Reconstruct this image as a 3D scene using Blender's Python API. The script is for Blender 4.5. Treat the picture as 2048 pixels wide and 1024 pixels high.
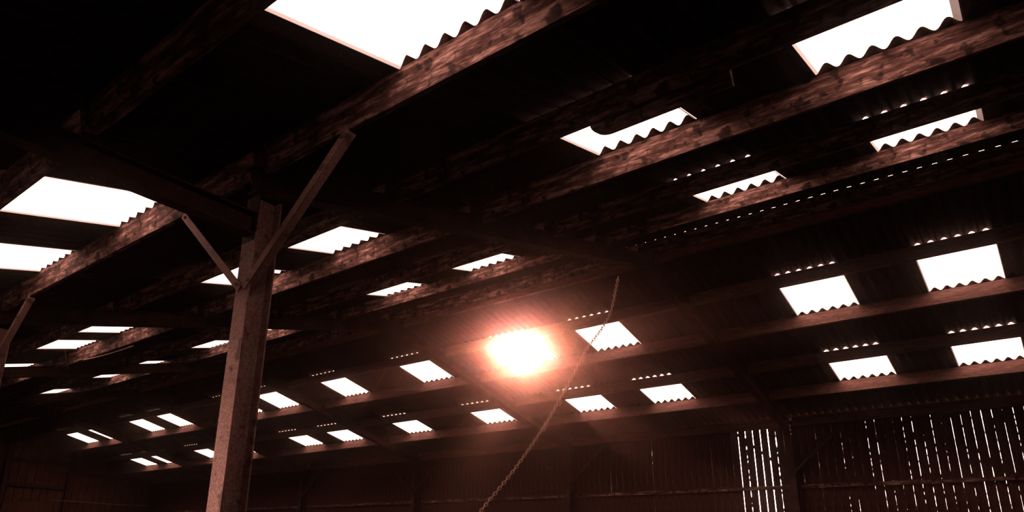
import bpy, math, random
from mathutils import Matrix, Vector
random.seed(7)
S = bpy.context.scene
COL = S.collection
for o in list(bpy.data.objects): bpy.data.objects.remove(o)

# ------------------------------------------------------------------ camera
H = 1.6                                   # eye height above the floor
F_PX, CX, CY = 1418.3, 930.62, 644.32     # focal length and principal point, 2048 x 1024 frame
FW = Vector((-0.60990, 0.72680, 0.31580)); RT = Vector((0.77070, 0.63680, 0.02290)); UP = Vector((0.18450, -0.25730, 0.94860))
cd = bpy.data.cameras.new('camera'); cam = bpy.data.objects.new('camera', cd); COL.objects.link(cam)
cd.sensor_width = 36; cd.lens = F_PX / 2048 * 36
cd.shift_x = (1024 - CX) / 2048; cd.shift_y = (CY - 512) / 2048
cd.clip_start = .02; cd.clip_end = 500
M = Matrix(((RT.x, UP.x, -FW.x, 0), (RT.y, UP.y, -FW.y, 0), (RT.z, UP.z, -FW.z, H), (0, 0, 0, 1)))
cam.matrix_world = M; S.camera = cam

# ------------------------------------------------------------------ light
SKY, SUN, SHEET = 14.0, 72.0, 3.7
THROUGH = .13                              # share of direct light a rooflight sheet lets straight through
HAZE, HAZE_G = .0016, .975
w = bpy.data.worlds.new('sky'); S.world = w; w.use_nodes = True
b = w.node_tree.nodes['Background']; b.inputs[0].default_value = (1, .66, .56, 1); b.inputs[1].default_value = SKY
sd = bpy.data.lights.new('sun', 'SUN'); sun = bpy.data.objects.new('sun', sd); COL.objects.link(sun)
sd.energy = SUN; sd.angle = math.radians(.6); sd.color = (1, .38, .27)
SUN_DIR = Vector((-.5582, .7806, .2813))   # towards the sun
sun.rotation_euler = SUN_DIR.to_track_quat('Z', 'Y').to_euler(); sun.location = (-40, 55, 30)
S.view_settings.view_transform = 'Standard'; S.view_settings.look = 'None'
S.view_settings.gamma = 1; S.view_settings.exposure = 0; S.view_settings.use_curve_mapping = False

# ------------------------------------------------------------------ roof geometry
TH = .2424; C, SN = math.cos(TH), math.sin(TH)
YR, ZR = 8.608, 4.233 + H                 # ridge line, underside of the corrugation troughs
P = .1433; AMP = .058; LAT = -.82          # corrugation pitch, depth, lattice origin
XMAX, XMIN = LAT + 30 * P, LAT - 196 * P  # right and left ends of the barn
YW = 14.66                                # back wall boards
YF = -1.55                                # open front of the lean-to
def near(s, h, x=0): return Vector((x, YR - s * C - h * SN, ZR - s * SN + h * C))
def far(s, h, x=0): return Vector((x, YR + s * C + h * SN, ZR - s * SN + h * C))
FRAMES = [1.0, -3.93, -8.85, -13.77, -18.67, -23.55]

# ------------------------------------------------------------------ helpers
def new_obj(name, me, parent=None, mat=None):
    o = bpy.data.objects.new(name, me); COL.objects.link(o)
    if mat and me: 
        if not me.materials: me.materials.append(mat)
    if parent: o.parent = parent
    return o
def mesh(name, v, f, mat=None, smooth=False):
    me = bpy.data.meshes.new(name); me.from_pydata([tuple(p) for p in v], [], f); me.update()
    if mat: me.materials.append(mat)
    if smooth:
        for p in me.polygons: p.use_smooth = True
    return me
def empty(name, loc=(0, 0, 0)):
    o = bpy.data.objects.new(name, None); COL.objects.link(o); o.location = loc; o.empty_display_size = .1; return o
def tag(o, label=None, cat=None, group=None, kind=None):
    if label: o['label'] = label
    if cat: o['category'] = cat
    if group: o['group'] = group
    if kind: o['kind'] = kind
    return o
BOXF = [(0, 3, 2, 1), (4, 5, 6, 7), (0, 1, 5, 4), (1, 2, 6, 5), (2, 3, 7, 6), (3, 0, 4, 7)]
class MB:
    def __init__(s): s.v = []; s.f = []
    def add(s, v, f):
        n = len(s.v); s.v += [Vector(p) for p in v]; s.f += [tuple(i + n for i in q) for q in f]; return s
    def box(s, x0, x1, y0, y1, z0, z1):
        return s.add([(x0, y0, z0), (x1, y0, z0), (x1, y1, z0), (x0, y1, z0), (x0, y0, z1), (x1, y0, z1), (x1, y1, z1), (x0, y1, z1)], BOXF)
    def hexa(s, p): return s.add(p, BOXF)
    def bar(s, a, b, side, wd, th):
        """bar from a to b; wd across 'side', th across the third axis"""
        a = Vector(a); b = Vector(b); d = (b - a).normalized(); sd_ = (Vector(side) - d * d.dot(Vector(side))).normalized(); n = d.cross(sd_)
        q = []
        for e in (a, b):
            for i, j in ((-1, -1), (1, -1), (1, 1), (-1, 1)): q.append(e + sd_ * (i * wd / 2) + n * (j * th / 2))
        return s.add(q, BOXF)
    def tube(s, pts, r, n=6):
        pts = [Vector(p) for p in pts]; v = []; f = []
        for i, p in enumerate(pts):
            d = (pts[min(i + 1, len(pts) - 1)] - pts[max(i - 1, 0)]).normalized()
            a = d.orthogonal().normalized(); c = d.cross(a)
            v += [p + (a * math.cos(2 * math.pi * k / n) + c * math.sin(2 * math.pi * k / n)) * r for k in range(n)]
        for i in range(len(pts) - 1):
            for k in range(n): f.append((i * n + k, i * n + (k + 1) % n, (i + 1) * n + (k + 1) % n, (i + 1) * n + k))
        f.append(tuple(range(n))[::-1]); f.append(tuple((len(pts) - 1) * n + k for k in range(n)))
        return s.add(v, f)
    def cyl(s, a, b, r, n=8): return s.tube([a, b], r, n)
    def build(s, name, mat, parent=None, origin=None, smooth=False):
        o0 = Vector(origin) if origin else Vector((0, 0, 0))
        me = mesh(name, [p - o0 for p in s.v], s.f, mat, smooth)
        o = new_obj(name, me, parent)
        if origin and not parent: o.location = o0
        return o

# ------------------------------------------------------------------ materials
def nodes(name):
    m = bpy.data.materials.new(name); m.use_nodes = True; nt = m.node_tree
    return m, nt, nt.nodes['Principled BSDF']
def ramp(nt, stops):
    r = nt.nodes.new('ShaderNodeValToRGB'); e = r.color_ramp.elements
    while len(e) < len(stops): e.new(.5)
    for el, (p, c) in zip(e, stops): el.position = p; el.color = (*c, 1)
    return r
def rough_mat(name, dark, mid, light, scale=(3, 3, 3), detail=6, fine=40, rough=.9, bump=.4, spots=None, metal=0):
    m, nt, bs = nodes(name); L = nt.links.new; N = nt.nodes.new
    tc = N('ShaderNodeTexCoord'); mp = N('ShaderNodeMapping'); mp.inputs['Scale'].default_value = scale; L(tc.outputs['Object'], mp.inputs[0])
    n1 = N('ShaderNodeTexNoise'); n1.inputs['Scale'].default_value = 1; n1.inputs['Detail'].default_value = detail; n1.inputs['Roughness'].default_value = .65; L(mp.outputs[0], n1.inputs['Vector'])
    r = ramp(nt, [(.3, dark), (.5, mid), (.7, light)]); L(n1.outputs[0], r.inputs[0])
    n2 = N('ShaderNodeTexNoise'); n2.inputs['Scale'].default_value = fine; n2.inputs['Detail'].default_value = 3; L(mp.outputs[0], n2.inputs['Vector'])
    r2 = ramp(nt, [(.3, (.45, .45, .45)), (.65, (1.15, 1.15, 1.15))]); L(n2.outputs[0], r2.inputs[0])
    mx = N('ShaderNodeMix'); mx.data_type = 'RGBA'; mx.blend_type = 'MULTIPLY'; mx.inputs[0].default_value = 1
    L(r.outputs[0], mx.inputs[6]); L(r2.outputs[0], mx.inputs[7]); out = mx.outputs[2]
    if spots:
        v = N('ShaderNodeTexNoise'); v.inputs['Scale'].default_value = spots[0]; v.inputs['Detail'].default_value = 2; L(tc.outputs['Object'], v.inputs['Vector'])
        r3 = ramp(nt, [(spots[1], (1, 1, 1)), (spots[1] + .08, (spots[2],) * 3)]); L(v.outputs[0], r3.inputs[0])
        m3 = N('ShaderNodeMix'); m3.data_type = 'RGBA'; m3.blend_type = 'MULTIPLY'; m3.inputs[0].default_value = 1
        L(out, m3.inputs[6]); L(r3.outputs[0], m3.inputs[7]); out = m3.outputs[2]
    L(out, bs.inputs['Base Color']); bs.inputs['Roughness'].default_value = rough; bs.inputs['Metallic'].default_value = metal
    bs.inputs['Specular IOR Level'].default_value = .15
    bp = N('ShaderNodeBump'); bp.inputs['Strength'].default_value = bump; bp.inputs['Distance'].default_value = .01
    L(n2.outputs[0], bp.inputs['Height']); L(bp.outputs[0], bs.inputs['Normal'])
    return m
WOOD = rough_mat('weathered_purlin_timber', (.016, .0065, .005), (.092, .043, .035), (.42, .24, .20), (3.5, 24, 24), 9, 5, .9, .6, (11, .57, .25))
WOODF = rough_mat('sawn_purlin_timber', (.07, .032, .025), (.115, .054, .043), (.17, .085, .068), (2.5, 14, 14), 6, 6, .9, .4)
WOODV = rough_mat('dark_wall_board', (.02, .007, .005), (.045, .017, .013), (.08, .032, .025), (30, 30, 2), 5, 3)
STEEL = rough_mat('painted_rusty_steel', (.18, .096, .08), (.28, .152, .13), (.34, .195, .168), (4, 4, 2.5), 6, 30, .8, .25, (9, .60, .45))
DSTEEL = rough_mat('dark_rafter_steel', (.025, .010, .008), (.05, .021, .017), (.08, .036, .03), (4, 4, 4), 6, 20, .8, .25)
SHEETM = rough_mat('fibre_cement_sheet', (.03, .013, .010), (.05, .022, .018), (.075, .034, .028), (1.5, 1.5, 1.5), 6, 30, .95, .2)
FRONTM = rough_mat('low_bounce_board', (.008, .004, .003), (.014, .007, .005), (.02, .01, .008), (30, 30, 2), 5, 3)  # near-black so the unseen walls bounce almost no sunlight back inside
FLOORM = rough_mat('dark_earth_floor', (.006, .003, .0025), (.011, .0055, .0045), (.018, .009, .0075), (1, 1, 1), 6, 20, 1, .5)
GROUNDM = rough_mat('outdoor_ground', (.006, .0035, .003), (.010, .006, .005), (.014, .009, .007), (.5, .5, .5), 5, 12, 1, .3)
CHAINM = rough_mat('worn_chain_steel', (.25, .13, .105), (.42, .26, .22), (.62, .42, .37), (40, 40, 40), 3, 90, .45, .1, None, .3)
WIREM = rough_mat('thin_wire', (.25, .12, .1), (.34, .17, .14), (.45, .25, .2), (20, 20, 20), 3, 60, .7, .1)
PANELM = rough_mat('stained_panel', (.045, .019, .012), (.08, .034, .021), (.11, .048, .03), (1, 3, 3), 5, 12, .9, .2)
def glow(name, strength, through):
    m = bpy.data.materials.new(name); m.use_nodes = True; nt = m.node_tree; nt.nodes.clear(); N = nt.nodes.new; L = nt.links.new
    out = N('ShaderNodeOutputMaterial'); em = N('ShaderNodeEmission'); tr = N('ShaderNodeBsdfTransparent'); mx = N('ShaderNodeMixShader')
    tc = N('ShaderNodeTexCoord'); mp = N('ShaderNodeMapping'); mp.inputs['Scale'].default_value = (9, 1.2, 1); L(tc.outputs['Object'], mp.inputs[0])
    nz = N('ShaderNodeTexNoise'); nz.inputs['Scale'].default_value = 2; nz.inputs['Detail'].default_value = 4; L(mp.outputs[0], nz.inputs['Vector'])
    r = ramp(nt, [(.3, (.86, .50, .40)), (.6, (1, .64, .54))]); L(nz.outputs[0], r.inputs[0]); L(r.outputs[0], em.inputs[0])
    em.inputs[1].default_value = strength; mx.inputs[0].default_value = through; tr.inputs[0].default_value = (1, .95, .92, 1)
    L(em.outputs[0], mx.inputs[1]); L(tr.outputs[0], mx.inputs[2]); L(mx.outputs[0], out.inputs[0]); return m
LIGHTM = glow('translucent_rooflight', SHEET, THROUGH)
LAPM = glow('translucent_rooflight_lap', .95, .03)
LAPD = glow('dim_rooflight_lap', .30, .02)  # light dimmed by the doubled sheet, put in as weak emission

# ------------------------------------------------------------------ ground, floor
o = MB().box(-90, 60, -70, 90, -.4, -.03).build('ground', GROUNDM); tag(o, 'dark bare ground around the barn', 'ground', kind='structure')
o = MB().box(XMIN, XMAX, YF, YW + .03, -.1, 0).build('floor', FLOORM); tag(o, 'dark earth floor of the barn', 'floor', kind='structure')

# ------------------------------------------------------------------ corrugated roof
def sheet_mesh(n, ln, seg=10, th=.006):
    """n corrugations wide (local x), ln long (local y, down the slope), arches up (z)"""
    k = n * seg; v = []; f = []
    pr = [(i * P / seg, AMP / 2 * (1 - math.cos(2 * math.pi * i / seg))) for i in range(k + 1)]
    for h in ((0, th) if th else (0,)):
        for y in (0, ln):
            for x, z in pr: v.append((x, y, z + h))
    m = k + 1
    for i in range(k): f.append((i, m + i, m + i + 1, i + 1))
    if th:
        for i in range(k):
            f.append((2 * m + i, 2 * m + i + 1, 3 * m + i + 1, 3 * m + i)); f.append((i, i + 1, 2 * m + i + 1, 2 * m + i)); f.append((m + i, 3 * m + i, 3 * m + i + 1, m + i + 1))
        f += [(0, 2 * m, 3 * m, m), (k, m + k, 3 * m + k, 2 * m + k)]
    return mesh('roof_sheet', v, f, None, True)
CACHE = {}
def get_sheet(n, ln, mat, th=.006):
    k = (n, round(ln, 4), mat.name)
    if k not in CACHE:
        CACHE[k] = sheet_mesh(n, ln, 10, th); CACHE[k].materials.append(mat)
    return CACHE[k]
def slope_matrix(side, xl, s, n, ln, lift=.007):
    """matrix that lays a sheet whose left edge is at xl, upper edge at s; its lower end lifted over the next sheet"""
    a = math.atan2(lift, ln)
    if side == 'near':
        ex = Vector((-1, 0, 0)); dn = Vector((0, -C, -SN)); nz = Vector((0, -SN, C)); org = near(s, 0, xl + n * P)
    else:
        ex = Vector((1, 0, 0)); dn = Vector((0, C, -SN)); nz = Vector((0, SN, C)); org = far(s, 0, xl)
    ey = dn * math.cos(a) + nz * math.sin(a); ez = ex.cross(ey)
    return Matrix(((ex.x, ey.x, ez.x, org.x), (ex.y, ey.y, ez.y, org.y), (ex.z, ey.z, ez.z, org.z), (0, 0, 0, 1)))
NP = [.18, 1.42, 2.61, 3.953, 5.12, 6.42, 7.59, 8.75, 10.35]        # near purlins, distance down the slope from the ridge
NPD = [.19, .170, .193, .215, .193, .195, .19, .19, .19]            # their depths
FP = [.155, 1.375, 2.54, 3.765, 4.88, 6.15]
FPD = [.20, .20, .208, .20, .206, .19]
TN, TF = .05, .045
NB = [.03] + [p + d_ for p, d_ in zip(NP[1:7], (.003, -.14, .036, -.14, .003, -TN))] + [10.5]                      # sheet joints on the near slope
FB = [.03] + [p + d_ for p, d_ in zip(FP[1:5], (.042, -.004, .042, -.004))] + [6.42]
def idx(x): return round((x - LAT) / P)
ROWS = {   # strip index: left edges of the rooflights from right to left
    ('near', 1): [-.82, -2.53, -6.03, -7.71, -11.05, -12.75, -15.33, -17.05, -20.06],
    ('near', 3): [-.82, -2.53, -6.02, -7.70, -11.10, -12.73, -15.30],
    ('near', 5): [-2.55, -6.02, -7.70],
    ('far', 1): [-.97, -2.69, -6.16, -7.88, -10.45, -13.01, -15.60, -17.22, -20.64, -22.32, -25.25, -26.94],
    ('far', 3): [-.95, -2.68, -6.15, -7.85, -10.44, -13.00, -15.55, -17.28, -20.60, -22.41, -25.28, -26.94]}
NARROW = {}
ORD = ['first', 'second', 'third', 'fourth', 'fifth', 'sixth', 'seventh', 'eighth', 'ninth', 'tenth', 'eleventh', 'twelfth']
ROWNAME = {('near', 1): 'top row just before the ridge', ('near', 3): 'middle row of the overhead slope', ('near', 5): 'nearest overhead row above the column',
           ('far', 1): 'upper row of the far slope', ('far', 3): 'lower row of the far slope'}
LAPMESH = {}
def lap_mesh(ln, half, lm):
    k = (round(ln, 4), half, lm.name)
    if k not in LAPMESH:
        seg = 5; v = []; f = []
        for y in (0, ln):
            for i in range(seg + 1):
                x = i * P * half / seg; v.append((x, y, AMP / 2 * (1 - math.cos(2 * math.pi * x / P)) - .004))
        for i in range(seg): f.append((i, seg + 1 + i, seg + 2 + i, i + 1))
        LAPMESH[k] = mesh('side_lap', v, f, lm, True)
    return LAPMESH[k]
roofs = {s: tag(empty('ceiling_' + s, (0, YR, ZR)), l, 'roof', kind='structure') for s, l in
         (('near', 'corrugated roof slope overhead, rising to the ridge'), ('far', 'corrugated roof slope beyond the ridge, falling to the boarded wall'))}
wn = 0
for side, bnd in (('near', NB), ('far', FB)):
    root = roofs[side]; inv = Matrix.Translation((0, YR, ZR)).inverted()
    for st in range(len(bnd) - 1):
        s0, s1 = bnd[st], bnd[st + 1]; ln = s1 - s0 + (.06 if st < len(bnd) - 2 else 0)
        lights = sorted([(idx(x), x) for x in ROWS.get((side, st), [])], reverse=True)
        spans = []; cur = 30
        for i, (k, x) in enumerate(lights):
            n = 3 if NARROW.get((side, st)) == x else 6
            spans.append((cur, k + n, None)); spans.append((k + n, k, (i, n))); cur = k
        spans.append((cur, -196, None))
        for hi, lo, info in spans:
            if info is None:
                k = hi
                while k > lo:
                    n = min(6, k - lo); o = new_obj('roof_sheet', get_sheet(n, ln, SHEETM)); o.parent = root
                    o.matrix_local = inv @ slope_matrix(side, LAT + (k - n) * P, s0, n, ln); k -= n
            else:
                i, n = info; wn += 1
                o = new_obj('window_%d' % wn, get_sheet(n, ln, LIGHTM, 0)); mt = slope_matrix(side, LAT + lo * P, s0, n, ln); o.matrix_world = mt
                last = i == len(lights) - 1
                pos = 'rightmost' if i == 0 else ('leftmost' if last else ORD[i] + ' from the right')
                tag(o, '%sglowing corrugated rooflight, %s in the %s' % ('narrow ' if n < 6 else '', pos, ROWNAME[(side, st)]), 'rooflight', 'rooflights in the ' + ROWNAME[(side, st)], 'structure')
                for half, at, lm in (((.30, 'a', LAPD), (.13, 'b', LAPM)) if side == 'near' else ((.10, 'a', LAPD), (.05, 'b', LAPD))):     # side laps where two sheets overlap
                    l = new_obj('side_lap', lap_mesh(ln, half, lm)); l.parent = o
                    l.matrix_local = Matrix.Identity(4) if at == 'a' else Matrix.Translation((n * P, 0, 0)) @ Matrix.Scale(-1, 4, Vector((1, 0, 0)))
# ridge capping: two wings with an open slot along the apex
m = MB()
for x0, x1 in ((XMIN, XMAX),):
    a = [near(.30, .068, x0), near(.30, .068, x1), near(-.005, .070, x1), near(-.005, .070, x0)]
    m.hexa(a + [p + Vector((0, 0, .01)) for p in a])
    a = [far(.30, .068, x0), far(.30, .068, x1), far(.022, .070, x1), far(.022, .070, x0)]
    m.hexa(a + [p + Vector((0, 0, .01)) for p in a])
    a = [near(.10, .140, x0), near(.10, .140, x1), near(-.10, .165, x1), near(-.10, .165, x0)]
    m.hexa(a + [p + Vector((0, 0, .01)) for p in a])
    a = [near(.012, .050, x0), near(.012, .050, x1), near(.002, .050, x1), near(.002, .050, x0)]
    m.hexa(a + [p + Vector((0, 0, .033)) for p in a])
o = m.build('trim_1', SHEETM); tag(o, 'raised ridge capping along the top of the roof', 'ridge cap', kind='structure')

# ------------------------------------------------------------------ purlins (one thing per line, a timber per bay)
CUTS = [XMAX - .02] + [f for f in FRAMES] + [XMIN + .05]
def purlin(side, i, label):
    fn = near if side == 'near' else far; s, dp, t = (NP[i], NPD[i], TN) if side == 'near' else (FP[i], FPD[i], TF)
    sa, sb = (s, s - t) if side == 'near' else (s, s + t)
    root = empty('roof_purlin', fn(s, -dp, -13)); tag(root, label, 'purlin', 'timber roof purlins')
    for k in range(len(CUTS) - 1):
        x1, x0 = CUTS[k] - .05, CUTS[k + 1] + .05
        pts = [fn(sa, -dp, x0), fn(sa, -dp, x1), fn(sb, -dp, x1), fn(sb, -dp, x0), fn(sa, 0, x0), fn(sa, 0, x1), fn(sb, 0, x1), fn(sb, 0, x0)]
        og = fn(s, -dp / 2, (x0 + x1) / 2); me = mesh('timber', [p - og for p in pts], BOXF if side == 'far' else [tuple(reversed(q)) for q in BOXF], WOODF if side == 'far' else WOOD)
        c = new_obj('timber', me); c.parent = root; c.location = og - root.location
    return root
NL = ['ridge purlin on the near side, dark with light slits over it', 'mottled timber purlin under the top row of rooflights before the ridge',
      'unlit timber purlin cutting across the top row of rooflights before the ridge', 'mottled timber purlin under the middle row of overhead rooflights',
      'unlit timber purlin with a deeper splice crossing the middle overhead rooflights', 'brightly lit timber purlin carried by the foreground column braces',
      'timber purlin crossing the nearest overhead rooflights at the frame top', 'timber lean-to purlin overhead behind the viewpoint', 'timber eaves beam over the open front']
FL = ['ridge purlin on the far side, its lower edge lit along the apex', 'unlit timber purlin above the upper far row of rooflights',
      'timber purlin glowing under the upper far row of rooflights', 'unlit timber purlin above the lower far row of rooflights',
      'timber purlin glowing under the lower far row of rooflights', 'timber eaves beam along the top of the boarded wall']
P_NEAR = [purlin('near', i, l) for i, l in enumerate(NL)]; P_FAR = [purlin('far', i, l) for i, l in enumerate(FL)]
# splice plank with a rounded end on the fifth near purlin
m = MB(); pr = []
s_ = NP[4] - TN; x0, x1 = -2.06, -1.1
for k in range(9):
    a = math.pi / 2 * k / 8; pr.append((x0 + .14 * (1 - math.sin(a)), -.286 + .10 * (1 - math.cos(a))))
pr = [(x1, -.286)] + pr + [(x0, -.12), (x1, -.12)]
n = len(pr); v = [near(s_ - .002, h, x) for x, h in pr] + [near(s_ - .042, h, x) for x, h in pr]
m.add(v, [tuple(range(n)), tuple(range(2 * n - 1, n - 1, -1))] + [(i, i + n, (i + 1) % n + n, (i + 1) % n) for i in range(n)])
sp = m.build('splice_plank', WOOD); sp.parent = P_NEAR[4]; sp.location = -P_NEAR[4].location

# ------------------------------------------------------------------ steel rafters
def ibeam(fn, s0, s1, x, top, dp, fw=.12, tf=.012, tw=.008):
    m = MB()
    def slab(h0, h1, xa, xb):
        m.hexa([fn(s0, h0, xa), fn(s0, h0, xb), fn(s1, h0, xb), fn(s1, h0, xa), fn(s0, h1, xa), fn(s0, h1, xb), fn(s1, h1, xb), fn(s1, h1, xa)])
    slab(-top - tf, -top, x - fw / 2, x + fw / 2); slab(-top - dp, -top - dp + tf, x - fw / 2, x + fw / 2); slab(-top - dp + tf, -top - tf, x - tw / 2, x + tw / 2)
    return m
RN = ['just beyond the right edge, above the rightmost rooflights', 'meeting the apex above the hanging chain', 'with plates at the apex left of the sun glare',
      'running down left of the sunlit far bays', 'second from the far gable', 'nearest the far gable']
for fx, rl in zip(FRAMES, RN):
    base = near(6.5, -.39, fx); root = empty('steel_rafter', base); tag(root, 'dark steel rafter pair ' + rl, 'rafter', 'steel roof rafters')
    for fn, s1 in ((near, 6.50), (far, 6.16)):
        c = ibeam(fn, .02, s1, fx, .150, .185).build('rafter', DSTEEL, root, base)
        ps, ds, tt = (NP[:6], NPD, TN) if fn is near else (FP[:5], FPD, TF)
        for i, s in enumerate(ps):      # cleats that hold the purlins
            k = s + .004 if fn is near else s - .010
            cl = MB().hexa([fn(k, -.149, fx - .06), fn(k, -.149, fx + .06), fn(k + .006, -.149, fx + .06), fn(k + .006, -.149, fx - .06),
                            fn(k, -.03, fx - .05), fn(k, -.03, fx + .05), fn(k + .006, -.03, fx + .05), fn(k + .006, -.03, fx - .05)]).build('cleat', DSTEEL, root, base)
    z1 = ZR - .16; MB().box(fx - .07, fx + .07, YR - .022, YR - .002, z1 - .36, z1).build('apex_plate', DSTEEL, root, base)
    MB().box(fx - .07, fx + .07, YR + .002, YR + .022, z1 - .36, z1).build('apex_plate', DSTEEL, root, base)
    for sg, fn in ((-1, near), (1, far)):   # haunch under the apex
        MB().hexa([fn(.02, -.336, fx - .004), fn(.02, -.336, fx + .004), fn(.55, -.336, fx + .004), fn(.55, -.336, fx - .004)][::1] +
                  [Vector((fx - .004, YR + sg * .02, z1 - .36)), Vector((fx + .004, YR + sg * .02, z1 - .36)), fn(.54, -.338, fx + .004), fn(.54, -.338, fx - .004)]).build('haunch', DSTEEL, root, base)

# ------------------------------------------------------------------ steel columns and wall posts
def hcol(m, x, y0, y1, z0, z1, fw=.15, tf=.011, tw=.008): pass
def column(x, y0, label, name='steel_column', top=2.32 + H, ztie=None, arm=.95, zj=1.65 + H, ztop=2.47 + H, dp=.18, fw=.15, mat=STEEL, brace=.055, cat='column'):
    root = empty(name, (x, y0 + dp / 2, 0)); tag(root, label, cat, 'steel columns' if name == 'steel_column' else 'steel wall posts'); og = root.location
    w_ = MB().box(x - .004, x + .004, y0 + .011, y0 + dp - .011, 0, top).build('web', mat, root, og)
    MB().box(x - fw / 2, x + fw / 2, y0, y0 + .011, 0, top - (.28 if ztie else 0)).build('flange', mat, root, og)
    MB().box(x - fw / 2, x + fw / 2, y0 + dp - .011, y0 + dp, 0, top).build('flange', mat, root, og)
    MB().box(x - .13, x + .13, y0 - .05, y0 + dp + .05, 0, .02).build('base_plate', mat, root, og)
    for sg in (-1, 1):
        a = Vector((x + sg * .02, y0 - .006, zj)); b_ = Vector((x + sg * arm, y0 - .006, ztop))
        d = (b_ - a).normalized()
        m = MB().bar(a, b_, (1, 0, 0), .001, .001); m = MB()
        nrm = Vector((0, 1, 0)).cross(d).normalized()
        if nrm.z > 0: nrm = -nrm
        m.bar(a, b_, nrm, brace, .008)
        e = nrm * (brace / 2 - .004) + Vector((0, .0275, 0))
        m.bar(a + e, b_ + e, (0, 1, 0), .055, .008)
        br = m.build('brace', mat, root, og)
        for t in (.05, .96):
            p = a.lerp(b_, t); MB().cyl(p + Vector((0, -.016, 0)), p + Vector((0, -.004, 0)), .012, 6).build('bolt', mat, br, og)
    if ztie:      # horizontal beam from the column out to the open front
        z0, z1, yb = ztie, ztie + .16, YF + .1
        m = MB().box(x - .05, x + .05, yb, y0 - .001, z0, z0 + .01).box(x - .05, x + .05, yb, y0 - .001, z1 - .01, z1).box(x - .004, x + .004, yb, y0 - .001, z0 + .01, z1 - .01)
        m.build('tie_beam', DSTEEL, root, og)
        MB().box(x - .07, x + .07, y0 - .0005, y0 + .009, z0 - .05, top).build('end_plate', DSTEEL, root, og)
    return root
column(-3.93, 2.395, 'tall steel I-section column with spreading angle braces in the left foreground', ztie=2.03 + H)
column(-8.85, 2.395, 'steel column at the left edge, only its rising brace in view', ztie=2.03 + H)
PL = ['steel wall post at the far right of the boarded wall', 'dark steel wall post among the brightest board gaps', 'steel wall post in the boarded wall right of the chain',
      'steel wall post in the boarded wall left of the chain', 'steel wall post close behind the foreground column', 'steel wall post nearest the far gable corner']
for fx, l in zip(FRAMES, PL):
    if fx > 0: continue
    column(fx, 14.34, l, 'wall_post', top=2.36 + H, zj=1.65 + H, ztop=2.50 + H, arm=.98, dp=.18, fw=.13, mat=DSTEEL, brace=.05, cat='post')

# ------------------------------------------------------------------ back wall: upright boards with daylight between them
wall = tag(empty('wall_back', (-13, YW, 0)), 'long boarded back wall with daylight between upright boards', 'wall', kind='structure')
BP = .146; G0 = -.294
rnd = random.Random(3)
def gap_at(k):
    x = G0 - BP * k
    if -5.05 < x < -4.2: return .017
    if x > -6.7: return .0027
    if x > -8.6: return .0030
    return .0020 if k % 7 else .004
def edge_profile(k, zs):
    """half the gap beside board edge k at every height"""
    r_ = random.Random(100 + k); g = gap_at(k) * r_.uniform(.6, 1.35)
    if -8.6 < G0 - BP * k < -5.2 and r_.random() < .35: g *= .25
    if G0 - BP * k < -8.6: g = r_.choice((.0002, .0005, .0009, .0015, .0028)); return [g / 2 * (1 + r_.uniform(-.4, .4)) for z in zs]
    out = []; drift = r_.uniform(-.3, .3)
    for z in zs:
        drift += r_.uniform(-.22, .22); drift = max(-.8, min(.6, drift))
        q = g / 2 * (.9 + drift + r_.uniform(-1.2, 1.2)) if g < .015 else g / 2 * (1 + r_.uniform(-.12, .12))
        out.append(max(-.001, q))
    return out
ZT = 2.70 + H; zs_f = [0, 1.2, 2.2] + [2.35 + .045 * i for i in range(44)]; zs_f[-1] = ZT
k0 = -int((XMAX - G0) / BP); kn = int((G0 - XMIN) / BP) + 1
SIMPLE = None
for k in range(k0, kn):
    x1, x0 = G0 - BP * k, G0 - BP * (k + 1); xc = (x0 + x1) / 2
    yo = rnd.uniform(-.004, .004)
    if x1 > -14:
        r1, r0 = edge_profile(k, zs_f), edge_profile(k + 1, zs_f)
        v = []; f = []
        for z, a, c in zip(zs_f, r0, r1):
            for y in (-.011, .011): v += [(x0 + a - xc, y, z), (x1 - c - xc, y, z)]
        for i in range(len(zs_f) - 1):
            p = 4 * i; f += [(p, p + 1, p + 5, p + 4), (p + 3, p + 2, p + 6, p + 7), (p + 1, p + 3, p + 7, p + 5), (p + 2, p, p + 4, p + 6)]
        p = 4 * (len(zs_f) - 1); f += [(1, 0, 2, 3), (p, p + 1, p + 3, p + 2)]
        me = mesh('board', v, f, WOODV)
    else:
        if SIMPLE is None: SIMPLE = mesh('board', MB().box(-BP / 2 + .0007, BP / 2 - .0007, -.011, .011, 0, ZT).v, BOXF, WOODV)
        me = SIMPLE
    c = new_obj('board', me); c.parent = wall; c.location = (xc + 13, yo, 0)
for z in (.55, 1.43 + H):
    for k in range(len(CUTS) - 1):
        x1, x0 = CUTS[k], CUTS[k + 1]
        xa, xb = x0 + .075, x1 - .075
        MB().box(xa, xb, YW - .075, YW - .016, z - .035, z + .035).build('rail', WOOD, wall, wall.location)

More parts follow.
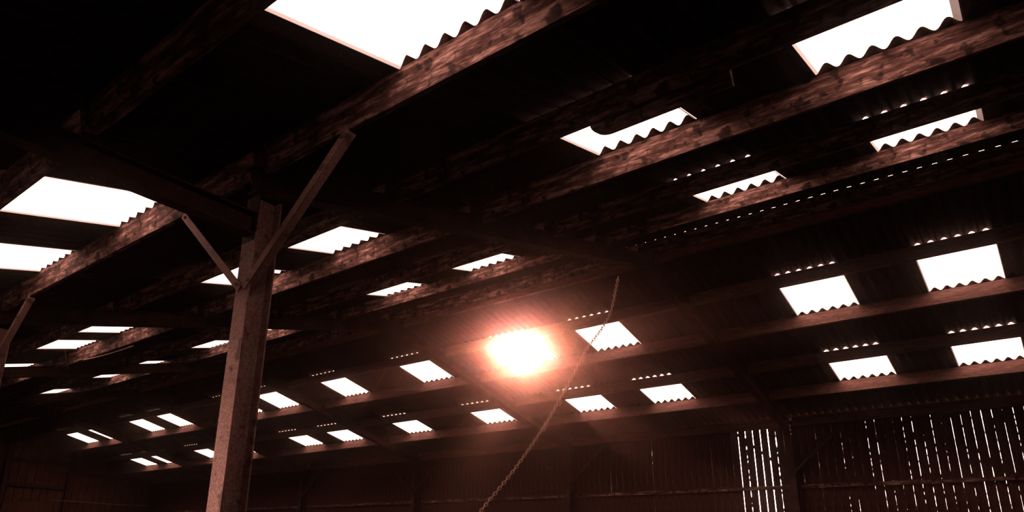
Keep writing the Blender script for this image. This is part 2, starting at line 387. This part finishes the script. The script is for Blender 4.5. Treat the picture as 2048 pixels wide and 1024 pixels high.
# ------------------------------------------------------------------ left gable wall
gab = tag(empty('wall_left', (XMIN, 8, 0)), 'boarded gable wall at the far left end of the barn', 'wall', kind='structure')
def roof_z(y): return (ZR - (YR - y) * math.tan(TH)) if y < YR else (ZR - (y - YR) * math.tan(TH))
y = YF; i = 0
while y < YW - .05:
    wd = rnd.uniform(.24, .31); y1 = min(y + wd, YW); g = rnd.uniform(.012, .03); dx = rnd.uniform(-.012, .012)
    a, b_ = y + g / 2, y1 - g / 2
    za, zb = roof_z(a) + .075, roof_z(b_) + .075
    MB().hexa([(XMIN + dx - .012, a, 0), (XMIN + dx + .012, a, 0), (XMIN + dx + .012, b_, 0), (XMIN + dx - .012, b_, 0), (XMIN + dx - .012, a, za), (XMIN + dx + .012, a, za), (XMIN + dx + .012, b_, zb), (XMIN + dx - .012, b_, zb)]).build('board', PANELM, gab, gab.location)
    y = y1
m = MB()
bk = [(XMIN - .06, YF, 0), (XMIN - .03, YF, 0), (XMIN - .03, YR, 0), (XMIN - .06, YR, 0), (XMIN - .06, YF, roof_z(YF) + .075), (XMIN - .03, YF, roof_z(YF) + .075), (XMIN - .03, YR, roof_z(YR) + .075), (XMIN - .06, YR, roof_z(YR) + .075)]
m.hexa(bk); m.hexa([(x, YR if yy == YF else YW, (0 if zz == 0 else roof_z(YR if yy == YF else YW) + .075)) for x, yy, zz in bk]); m.build('backing', DSTEEL, gab, gab.location)
for yy0, yy1, zc in ((YF, 11.35, 3.03), (YF, 11.35, 2.13), (11.5, YW, 2.70), (YF, YW, 1.0)):
    MB().box(XMIN + .03, XMIN + .10, yy0, yy1, zc + H - .06, zc + H + .06).build('rail', WOODV, gab, gab.location)
for yy in (9.25, 11.42):
    MB().box(XMIN + .03, XMIN + .16, yy - .075, yy + .075, 0, roof_z(yy) - .1).build('stud', WOODV, gab, gab.location)
o = MB().tube([(XMIN + .2, 10.9, 1.667 + H), (XMIN + .2, 12.2, 1.685 + H), (XMIN + .2, 13.3, 1.675 + H), (XMIN + .2, 14.6, 1.72 + H)], .012).build('conduit', WIREM); tag(o, 'thin pale conduit running along the far gable wall', 'conduit')
o = MB().hexa([(XMIN + .22, 9.3, 0), (XMIN + .25, 9.3, 0), (XMIN + .25, 10.8, 0), (XMIN + .22, 10.8, 0), (XMIN + .20, 9.3, 1.50 + H), (XMIN + .23, 9.3, 1.50 + H), (XMIN + .23, 10.8, 1.62 + H), (XMIN + .20, 10.8, 1.62 + H)]).build('leaning_panel', PANELM)
tag(o, 'brown sheet panel leaning against the far gable wall', 'panel')

# ------------------------------------------------------------------ right gable wall, and front wall with a doorway added for light
m = MB(); xa = XMAX
for ya, yb in ((YF, YR), (YR, YW)):
    m.hexa([(xa, ya, 0), (xa + .05, ya, 0), (xa + .05, yb, 0), (xa, yb, 0), (xa, ya, roof_z(ya) + .1), (xa + .05, ya, roof_z(ya) + .1), (xa + .05, yb, roof_z(yb) + .1), (xa, yb, roof_z(yb) + .1)])
tag(m.build('wall_right', FRONTM), 'closed dark gable wall behind the viewpoint', 'wall', kind='structure')
ZO = 1.5 + H  # top of the added doorway, sized to let daylight onto the column face
m = MB().box(XMIN, XMAX, YF - .04, YF, ZO, roof_z(YF) + .06).box(XMIN, -13, YF - .04, YF, 0, ZO).box(-3.7, XMAX, YF - .04, YF, 0, ZO)
tag(m.build('wall_front', FRONTM), 'unseen front wall of the lean-to, doorway shaped to light the column', 'wall', kind='structure')

# ------------------------------------------------------------------ hanging chain
def ray_at(x, y, t): return Vector((0, 0, H)) + (FW + RT * ((x - CX) / F_PX) - UP * ((y - CY) / F_PX)) * t
KP = [(1236, 556, 6.45), (1222, 622, 6.25), (1205, 655, 6.1), (1171, 703, 5.95), (1130, 780, 5.75), (1090, 850, 5.55), (1028, 940, 5.3), (962, 1022, 5.05), (880, 1130, 4.7)]
pts = [ray_at(*k) for k in KP]; tail = (pts[-1] - pts[-2]).normalized() + Vector((0, 0, -.35)); pts.append(pts[-1] + tail * ((pts[-1].z - .03) / -tail.z))
def cat(ps, t):
    n = len(ps) - 1; i = min(int(t * n), n - 1); u = t * n - i
    p0, p1, p2, p3 = ps[max(i - 1, 0)], ps[i], ps[i + 1], ps[min(i + 2, n)]
    return .5 * ((2 * p1) + (p2 - p0) * u + (2 * p0 - 5 * p1 + 4 * p2 - p3) * u * u + (3 * p1 - p0 - 3 * p2 + p3) * u ** 3)
dense = [cat(pts[:-1], i / 400) for i in range(401)]; dense += [dense[-1].lerp(pts[-1], i / 60) for i in range(1, 61)]
def link_mesh(lh, wh, r, n=14, q=5):
    v = []; f = []
    for i in range(n):
        a = 2 * math.pi * i / n; ca, sa = math.cos(a), math.sin(a)
        cx_ = math.copysign(max(abs(ca) * lh - 0, 0), ca); c = Vector((cx_, sa * wh, 0)); nr = Vector((ca * wh, sa * lh, 0)).normalized()
        for j in range(q):
            b_ = 2 * math.pi * j / q; v.append(c + nr * (r * math.cos(b_)) + Vector((0, 0, r * math.sin(b_))))
    for i in range(n):
        for j in range(q): f.append((i * q + j, i * q + (j + 1) % q, ((i + 1) % n) * q + (j + 1) % q, ((i + 1) % n) * q + j))
    return mesh('chain_link', v, f, CHAINM, True)
LK = link_mesh(.0175, .0105, .0036)
croot = empty('hanging_chain', dense[0]); tag(croot, 'steel link chain slanting down from the apex across the barn', 'chain')
step = .0285; acc = 0; nxt = 0; cnt = 0
for i in range(len(dense) - 1):
    seg = dense[i + 1] - dense[i]; L_ = seg.length
    while nxt <= acc + L_:
        p = dense[i] + seg * ((nxt - acc) / L_); d = seg.normalized(); a = d.cross(Vector((0, 0, 1))).normalized(); c = d.cross(a)
        tw = math.pi / 4 + (math.pi / 2 if cnt % 2 else 0) + .25 * math.sin(cnt * .13); e1 = a * math.cos(tw) + c * math.sin(tw); e2 = d.cross(e1)
        o = new_obj('chain_link', LK); o.parent = croot
        o.matrix_local = Matrix(((d.x, e1.x, e2.x, p.x - dense[0].x), (d.y, e1.y, e2.y, p.y - dense[0].y), (d.z, e1.z, e2.z, p.z - dense[0].z), (0, 0, 0, 1)))
        nxt += step; cnt += 1
    acc += L_
o = MB().tube([dense[-1] + Vector((.05 * math.cos(a * .5236), .05 * math.sin(a * .5236), 0)) for a in range(13)], .009).build('floor_ring', CHAINM); tag(o, 'steel ring on the floor holding the chain end', 'ring')
# short doubled-back ends hooked into the chain
for t in (.40, .54, .63):
    i = int(t * 400); p = dense[i]; d = (dense[i + 1] - dense[i]).normalized()
    for j in range(2):
        o = new_obj('chain_link', LK); o.parent = croot; off = p + RT * .012 + d * (.03 * j) - dense[0]
        e1 = d.orthogonal().normalized(); e2 = d.cross(e1)
        o.matrix_local = Matrix(((d.x, e1.x, e2.x, off.x), (d.y, e1.y, e2.y, off.y), (d.z, e1.z, e2.z, off.z), (0, 0, 0, 1)))

# ------------------------------------------------------------------ loose wires below the roof
def wire(a, b_, sag, r, label):
    a = Vector(a); b_ = Vector(b_); ps = [a.lerp(b_, i / 10) - Vector((0, 0, sag * 4 * (i / 10) * (1 - i / 10))) for i in range(11)]
    o = MB().tube([p - a for p in ps], r, 5).build('wire', WIREM); o.location = a; tag(o, label, 'wire', 'loose wires under the roof')
wire(far(2.85, -.21, -12.7), far(1.45, -.20, -10.5), .05, .006, 'slanting wire between rooflights left of the sun glare')
wire(far(2.30, -.10, -11.6), far(2.50, -.16, -10.4), .03, .005, 'near-level wire below the bright rooflight left of the sun')
wire(far(4.9, -.22, -12.0), far(4.3, -.12, -10.6), .03, .005, 'slanting wire beside the lower rooflight left of the chain')
wire(far(4.86, -.14, -11.9), far(4.9, -.2, -11.1), .02, .004, 'short wire on the lower far purlin')
wire(near(3.98, -.23, -12.5), near(3.9, -.25, -10.9), .02, .008, 'wire along the purlin in the distant left bays')
wire(near(4.55, -.16, -11.8), near(3.9, -.26, -13.3), .02, .008, 'slanting wire across the distant paired rooflights')
wire(far(2.5, -.15, -22.1), far(2.5, -.19, -20.2), .03, .007, 'wire along the purlin between distant far rooflights')
wire(far(4.75, -.12, -23.45), far(4.84, -.17, -22.3), .03, .007, 'wire beside the rooflight left of the column')

# ------------------------------------------------------------------ dusty air
hz, nt, bs = nodes('dusty_air'); nt.nodes.remove(bs)
vs = nt.nodes.new('ShaderNodeVolumeScatter'); vs.inputs['Color'].default_value = (1, .8, .72, 1); vs.inputs['Density'].default_value = HAZE; vs.inputs['Anisotropy'].default_value = HAZE_G
nt.links.new(vs.outputs[0], [n for n in nt.nodes if n.type == 'OUTPUT_MATERIAL'][0].inputs['Volume'])
o = MB().box(XMIN - .3, XMAX + .3, YF - .3, YW + .4, -.02, ZR + .6).build('dusty_air', hz); tag(o, 'thin dusty haze filling the barn air', 'haze', kind='stuff')
